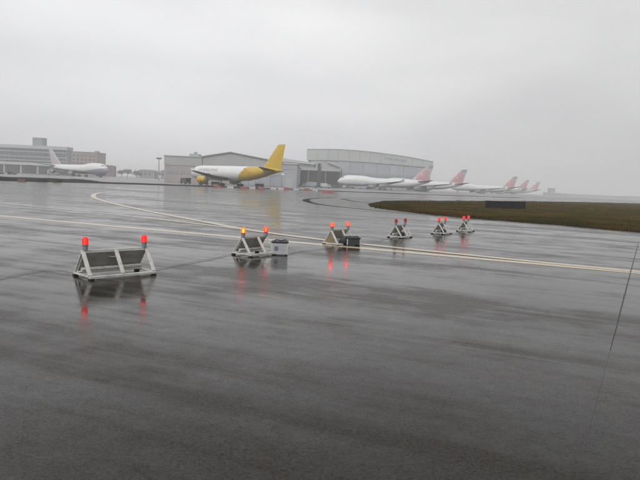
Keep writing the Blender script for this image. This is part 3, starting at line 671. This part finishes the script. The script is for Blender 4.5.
for k in range(13): MB().lohi((-126 + k * 15.2, -14.6, 0), (-124.6 + k * 15.2, -13.2, 7.58)).build('column', 'conc_lite', t)
MB().lohi((29.7, 1, 26.003), (39, 10, 33)).build('rooftop_tower', 'conc_wall', t)
MB().lohi((29.4, 0.7, 33.003), (39.3, 10.3, 33.5)).build('rooftop_tower_cap', 'conc_lite', t)
# brown block
t = bld('office_block', 'brown office block with rows of small windows, right of the grey terminal', (-256, 640, 0))
MB().lohi((-24, 0, 0), (16, 26, 24.4)).build('wall', 'brick', t)
MB().lohi((-24.5, -0.5, 24.403), (16.5, 26.5, 25.2)).build('parapet', 'brick', t)
MB().lohi((11, 6, 25.2), (14.5, 12, 26.8)).build('roof_hut', 'conc_wall', t)
w0 = None
for z in (4, 8, 12, 16, 20):
    for k in range(9):
        if w0 is None: w0 = MB().lohi((-1.1, -0.12, 0), (1.1, 0.03, 1.7)).build('window', 'bandglass', t); o = w0
        else: o = w0.copy(); COL.objects.link(o)
        o.location = (-21.5 + k * 4.3, 0, z)
# low far buildings and trees
def simple_house(label, x, y, wd, dp, h, m, roof):
    t = bld('far_building', label, (x, y, 0)); MB().lohi((-wd / 2, 0, 0), (wd / 2, dp, h)).build('wall', m, t)
    MB().prism([(-wd / 2 - 0.6, h + 0.003), (wd / 2 + 0.6, h + 0.003), (wd / 2 - 2, h + 1.6), (-wd / 2 + 2, h + 1.6)], -0.6, dp + 0.6).build('roof', roof, t)
    for k in range(max(2, int(wd // 5))): MB().lohi((-wd / 2 + 1.2 + k * 5, -0.12, h * 0.4), (-wd / 2 + 3.6 + k * 5, 0.04, h * 0.75)).build('window', 'bandglass', t)
simple_house('low dull red building past the nose of the left jumbo jet', -248, 700, 10, 9, 11.5, 'roofred', 'roofred')
simple_house('low grey far building between the red one and the light mast', -206, 705, 18, 15, 8.4, 'conc_wall', 'conc_wall')
simple_house('small grey far building beside the light mast', -184.5, 710, 13, 12, 9, 'conc_wall', 'conc_wall')
simple_house('long low grey shed far behind, left of the grey gabled hangar', -160, 690, 34, 14, 7.6, 'conc_wall', 'conc_wall')
def tree(label, x, y, h, wd, seed, m):
    rng = random.Random(seed); t = thing('tree', label, 'tree', (x, y, 0), 0, 'hazy trees beyond the apron')
    b = MB().tube([(0, 0, 0), (0.1, 0, h * 0.4), (0.2, 0.1, h * 0.7)], [0.35, 0.25, 0.08], 7)
    for k in range(5):
        a = k * 1.25; b.tube([(0.1, 0, h * 0.35 + k * 0.2), (math.cos(a) * wd * 0.3, math.sin(a) * wd * 0.3, h * 0.65)], [0.14, 0.04], 5)
    b.build('trunk', 'bark', t); f = MB()
    cl = [(Vector((rng.gauss(0, 0.22) * wd, rng.gauss(0, 0.22) * wd, h * (0.5 + 0.35 * rng.random()))), wd * (0.14 + 0.12 * rng.random())) for _ in range(14)]
    for k in range(900):
        c0, r = rng.choice(cl); v = Vector((rng.gauss(0, 1), rng.gauss(0, 1), rng.gauss(0, 0.8))).normalized() * r * rng.random() ** 0.4; c = c0 + v
        u = Vector((rng.gauss(0, 1), rng.gauss(0, 1), rng.gauss(0, 1))).normalized() * 0.35; q = u.orthogonal() * 0.7
        n = len(f.v); f.v += [tuple(c - u), tuple(c + q), tuple(c + u), tuple(c - q)]; f.f.append((n, n + 1, n + 2, n + 3))
    f.build('crown', m, t)
tree('hazy round tree right beside the dull red far building', -232, 715, 10, 11, 1, 'leaf')
tree('hazy spreading tree left of the low grey far building', -221, 720, 9, 12, 2, 'leaf2')
tree('hazy small tree between two low grey far buildings', -194, 722, 8.5, 9, 4, 'leaf')
tree('hazy broad tree left of the dull red building and the other trees', -239, 716, 9, 10, 9, 'leaf2')
tree('hazy low tree just left of the small grey building near the mast', -213, 690, 7.5, 9, 12, 'leaf')
tree('hazy tree behind the light mast', -171, 725, 10, 10, 6, 'leaf2')
# light mast
t = thing('light_mast', 'tall apron light mast with a ring of floodlights, left of the gabled hangar', 'light mast', (-114.3, 420, 0))
MB().tube([(0, 0, 0), (0, 0, 15.2)], [0.42, 0.24], 10).build('pole', 'steel', t, smooth=True)
MB().lathe([(1.5, 0), (1.5, 0.25)], (0, 0, 14.6), n=14).build('platform', 'gear', t)
for k in range(8): MB().box((1.45 * math.cos(k * 0.785), 1.45 * math.sin(k * 0.785), 15.25), (0.8, 0.8, 0.7), Matrix.Rotation(k * 0.785, 3, 'Z')).build('floodlight', 'gear', t)
# gabled hangar A
t = bld('gabled_hangar', 'grey gabled hangar with flat-roofed brown wing behind the yellow-finned cargo jet', (0, 330, 0))
MB().lohi((-87, 0, 9.2), (-66.3, 55, 13.9)).build('wall', 'hangar_a', t)
MB().lohi((-86.8, 0.2, 0), (-66.3, 54.8, 9.197)).build('lower_wall', 'hangar_brown', t)
MB().lohi((-87.3, -0.3, 13.903), (-66.3, 55.3, 14.4)).build('flat_roof', 'hangar_a', t)
MB().lohi((-74.6, 6, 14.403), (-69.2, 12, 16.0)).build('roof_hut', 'hangar_a', t); MB().lohi((-72.5, 8, 16.003), (-71, 9.5, 17.1)).build('roof_vent', 'steel', t)
MB().prism([(-66, 0), (-15, 0), (-15, 11.9), (-21, 12.8), (-51, 17.3), (-66, 14.4)], 0.1, 70).build('gable_wall', 'hangar_a', t)
for a, b_ in (((-66.6, 14.3), (-51, 17.35)), ((-51, 17.35), (-21, 12.85)), ((-21, 12.85), (-14.4, 11.8))):
    MB().prism([(a[0], a[1] + 0.02), (b_[0], b_[1] + 0.02), (b_[0], b_[1] + 0.45), (a[0], a[1] + 0.45)], -0.8, 70.5).build('roof_slope', 'hangar_a', t)
for k in range(8): MB().lohi((-64.5 + k * 6.0, -0.25 - 0.18 * (k % 2), 0.1), (-58.6 + k * 6.0, 0.08 - 0.18 * (k % 2), 9.2)).build('door_panel', 'hangar_brown' if k < 2 else 'hangar_door', t)
for k in range(5): MB().lohi((-85.5 + k * 3.8, 0.05, 4.6), (-83.0 + k * 3.8, 0.24, 6.4)).build('window', 'doorglass', t)
# block right of the jet's tail
t = bld('service_block', 'pale grey block with white roof edge, right of the yellow fin', (0, 300, 0))
MB().lohi((-19.4, 0, 0), (-13.0, 26, 11.5)).build('wall', 'hangar_door_b', t)
MB().lohi((-19.8, -0.4, 11.503), (-12.6, 26.4, 12.15)).build('roof', 'roofwhite', t)
MB().lohi((-18.2, -0.1, 0.05), (-14.8, 0.06, 4.6)).build('roller_door', 'hangar_lite', t)
# open workshop between the hangars
t = bld('open_workshop', 'dark open-fronted workshop with white sloping roof between the two hangars', (0, 468, 0)); t.scale = (1.17, 1.17, 1.17)
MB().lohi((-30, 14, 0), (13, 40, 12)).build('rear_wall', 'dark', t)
MB().prism([(-31, 15.9), (-5.6, 14.6), (-5.6, 15.7), (-31, 18.4)], -2, 38).build('roof', 'roofwhite', t)
MB().lohi((-31, -0.5, 10.8), (12, 13.9, 12.6)).build('lintel', 'hangar_a', t)
MB().prism([(-30, 12.603), (-6, 12.603), (-6, 14.5), (-30, 15.8)], 0, 30).build('upper_wall', 'hangar_lite', t)
MB().prism([(-5.2, 12.603), (13, 12.603), (13, 13.2), (0, 17.2), (-5.2, 16.0)], 1, 30).build('gable', 'hangar_a', t)
MB().prism([(2.8, 16.45), (11.0, 13.95), (11.0, 14.6), (2.8, 17.1)], -1.0, 0.99).build('skylight', 'roofwhite', t)
MB().lohi((-3.6, -1.2, 0), (-1.6, -0.55, 15.6)).build('stair_shaft', 'dark', t)
for x in (-30.5, -20, -10, 1.5, 11.3): MB().lohi((x, -0.4, 0), (x + 0.7, 0.5, 10.79)).build('pillar', 'gear', t)
# big curved hangar B
t = bld('curved_hangar', 'huge pale hangar with long curved roofline behind the nearest jumbo jet', (0, 520, 0))
TOP = spline([(-14.6, 31.3), (2, 32.1), (18, 32.4), (39.5, 31.6), (65.4, 29.4), (82, 27.3), (94, 25.5)], 4)
BOT = spline([(-14.6, 22.4), (2, 22.8), (18, 23.0), (39.5, 22.6), (65.4, 21.7), (82, 21.0), (94, 20.4)], 4)
def zint(P, x): return float(np.interp(x, [p[0] for p in P], [p[1] for p in P]))
MB().prism([(-12, 0), (92.5, 0)] + [(x * 0.98 + 0.5, zint(TOP, x) - 0.6) for x, _ in reversed(TOP)], 0.5, 95).build('wall', 'hangar_door_b', t)
nseg = 12; xs = np.linspace(-14.6, 94, nseg + 1)
for k in range(nseg):
    a, b_ = xs[k] + 0.06, xs[k + 1] - 0.06; sub = np.linspace(a, b_, 4)
    MB().prism([(x, zint(BOT, x)) for x in sub] + [(x, zint(TOP, x)) for x in sub[::-1]], -1.6, 0.45).build('fascia_panel', 'hangar_lite', t)
MB().prism([(x, zz + 0.003) for x, zz in TOP] + [(x, zz + 0.5) for x, zz in TOP[::-1]], -2.0, 96).build('roof', 'hangar_lite', t)
for k in range(9):
    x0 = -11 + k * 11.4; d = 0.1 * (k % 2)
    p = MB().lohi((x0, -0.9 + d, 0.1), (x0 + 11.2, 0.0 + d, zint(BOT, x0 + (11 if x0 > 20 else 0)) - 0.1)).build('door_panel', 'hangar_door' if k % 2 else 'hangar_door_b', t)
    MB().lohi((x0 + 0.6, -1.05 + d, 10.5), (x0 + 10.6, -0.86 + d, 13.2)).build('door_window', 'doorglass', p)
vs, fs = text_mesh('CHINA AIRLINES', 2.6); b = MB(); b.v = [(61 + x, -1.66, 26.0 + y - 0.085 * x) for x, y, z in vs]; b.f = fs; b.build('lettering', 'hangar_letter', t)
# far hazy terminal piers on the right
t = bld('far_tower', 'faint hazy tower block on the horizon right of the last pink fin', (422, 1100, 0))
MB().lohi((-12, 0, 0), (14, 20, 5.5)).build('wall', 'conc_wall', t); MB().lohi((-6, 4, 5.503), (4, 14, 13)).build('tower', 'conc_wall', t); MB().lohi((-7, 3, 13.003), (5, 15, 13.8)).build('tower_roof', 'conc_lite', t)
t = bld('far_shed', 'faint low dark shed on the horizon above the grass', (445, 1100, 0))
MB().lohi((-9, 0, 0), (9, 16, 3.6)).build('wall', 'hangar_a', t); MB().prism([(-9.5, 3.603), (9.5, 3.603), (0, 5.2)], -0.5, 16.5).build('roof', 'hangar_a', t)
for i, (x, y, L_, h) in enumerate(((690, 1500, 120, 5), (800, 1480, 90, 6))):
    t = bld('horizon_shed', ('faint long low shed on the horizon at far right' if i else 'faint long low shed on the horizon, left of the rightmost one'), (x, y, 0))
    MB().lohi((-L_ / 2, 0, 0), (L_ / 2, 30, h)).build('wall', 'conc_wall', t); MB().lohi((-L_ / 2 - 1, -1, h + 0.003), (L_ / 2 + 1, 31, h + 0.6)).build('roof', 'conc_wall', t)

# ------------------------------------------------------------------ ground vehicles
def truck(name, label, loc, rz, L, H, body, cab, kind='box'):
    t = thing(name, label, 'truck' if kind != 'car' else 'car', (*loc, 0.02), R(rz), 'vehicles on the apron'); Wd = 2.3
    MB().lohi((-L / 2, -Wd / 2, 0.45), (L / 2, Wd / 2, 0.75)).build('chassis', 'gear', t)
    if kind == 'box': MB().lohi((-L / 2, -Wd / 2, 0.753), (L / 2 - 2.2, Wd / 2, H)).build('cargo_box', body, t, bevel=0.06)
    elif kind == 'car': MB().prism([(-L / 2, 0.753), (L / 2, 0.753), (L / 2, 1.0), (L / 2 - 1.2, 1.1), (L / 2 - 1.9, H), (-L / 2 + 0.5, H), (-L / 2, 1.1)], -0.95, 0.95).build('body', body, t, bevel=0.05)
    else:
        MB().lohi((-L / 2, -Wd / 2, 0.753), (L / 2 - 2.2, Wd / 2, 1.2)).build('deck', body, t, bevel=0.04)
        MB().bar((-L / 2 + 0.3, 0, 1.4), (L / 2, 0, H), 1.1, 0.25).build('conveyor', body, t)
    if kind != 'car':
        c = MB().prism([(L / 2 - 2.1, 0.753), (L / 2, 0.753), (L / 2, 1.5), (L / 2 - 0.45, 2.35), (L / 2 - 2.1, 2.35)], -Wd / 2 + 0.05, Wd / 2 - 0.05).build('cab', cab, t, bevel=0.05)
        for s_ in (-1, 1): MB().lohi((L / 2 - 1.7, s_ * (Wd / 2 - 0.03) - 0.02, 1.5), (L / 2 - 0.75, s_ * (Wd / 2 - 0.03) + 0.02, 2.1)).build('window', 'glass', c)
    else:
        for s_ in (-1, 1): MB().lohi((-L / 2 + 0.9, s_ * 0.955 - 0.012, 1.15), (L / 2 - 2.0, s_ * 0.955 + 0.012, H - 0.12)).build('window', 'glass', t)
    for x in (-L / 2 + 0.9, L / 2 - 1.0):
        for s_ in (-1, 1): MB().lathe([(0.2, -0.13), (0.43, -0.13), (0.45, 0), (0.43, 0.13), (0.2, 0.13)], (x, s_ * (Wd / 2 - 0.12), 0.45), 'Y', 12).build('wheel', 'tyre', t, smooth=True)
truck('box_truck', 'pale blue box truck parked in front of the dark open workshop', (-8.2, 385), 175, 9.0, 3.4, 'veh_blue', 'veh_white')
truck('box_truck', 'white box truck parked left of the nose of the nearest jumbo jet', (2.0, 392), 10, 6.5, 3.0, 'veh_white', 'veh_white')
truck('belt_loader', 'dark belt loader under the nose of the nearest jumbo jet', (19.0, 437), 160, 8.0, 3.0, 'veh_dark', 'veh_white', 'belt')
truck('belt_loader', 'blue belt loader beside the forward fuselage of the nearest jumbo jet', (30.0, 434), 20, 8.0, 2.8, 'veh_blue', 'veh_dark', 'belt')
truck('box_truck', 'white catering truck under the tail of the left jumbo jet', (-196.0, 438), 30, 7.5, 3.8, 'veh_white', 'veh_white')
truck('parked_car', 'dark car at the left edge in front of the terminal', (-173.0, 322), 5, 4.6, 1.75, 'veh_dark', 'veh_dark', 'car')
truck('parked_car', 'dark car at the left edge, right of the other dark car', (-166.5, 323), 3, 4.4, 1.65, 'veh_dark', 'veh_dark', 'car')
truck('box_truck', 'dark low truck beside the nose wheel of the yellow-finned cargo jet', (-55.5, 244), 130, 5.0, 2.5, 'veh_dark', 'veh_dark')

def cart(label, x, y, rz, m):
    t = thing('baggage_cart', label, 'cart', (x, y, 0.02), R(rz), 'baggage carts on the apron')
    MB().lohi((-1.6, -0.75, 0.42), (1.6, 0.75, 0.58)).build('deck', 'gear', t)
    MB().lohi((-1.65, -0.8, 1.85), (1.65, 0.8, 1.95)).build('canopy', m, t)
    MB().lohi((-1.5, -0.68, 0.583), (1.45, 0.68, 1.5)).build('load', 'veh_dark', t, bevel=0.08)
    for a in (-1.55, 1.55):
        for b in (-0.7, 0.7): MB().lohi((a - 0.04, b - 0.04, 0.583), (a + 0.04, b + 0.04, 1.847)).build('post', 'gear', t)
    for a in (-1.1, 1.1):
        for b in (-0.6, 0.6): MB().lathe([(0.1, -0.08), (0.22, -0.08), (0.22, 0.08), (0.1, 0.08)], (a, b, 0.22), 'Y', 10).build('wheel', 'tyre', t)
cart('dark loaded baggage cart under the wing of the yellow-finned cargo jet', -45.5, 231, 20, 'veh_dark')
cart('grey roofed baggage cart right of the one under the cargo jet wing', -40.5, 228, 12, 'agrey')
cart('yellow roofed baggage cart between the main wheels and tail of the cargo jet', -24.0, 230, 30, 'veh_yellow')
cart('white roofed baggage cart left of the pale blue box truck', -15.5, 372, 5, 'veh_white')
cart('dark roofed baggage cart between the pale blue truck and the white truck', -2.6, 380, 8, 'veh_dark')
cart('pale blue roofed baggage cart ahead of the nearest jumbo jet nose', 8.0, 405, 15, 'veh_blue')

# ------------------------------------------------------------------ rain haze
k = bpy.data.materials.new('rain_haze'); k.use_nodes = True; k.node_tree.nodes.clear()
vo = k.node_tree.nodes.new('ShaderNodeOutputMaterial'); pv = k.node_tree.nodes.new('ShaderNodeVolumePrincipled')
pv.inputs['Color'].default_value = (0.97, 0.97, 0.98, 1); pv.inputs['Density'].default_value = 0.00075
k.node_tree.links.new(pv.outputs[0], vo.inputs['Volume']); M['haze'] = k
h = MB().lohi((-2950, -300, -1.0), (2950, 2950, 42.0)).build('haze', 'haze'); h['kind'] = 'stuff'; h['label'] = 'pale grey rain haze over the airfield'
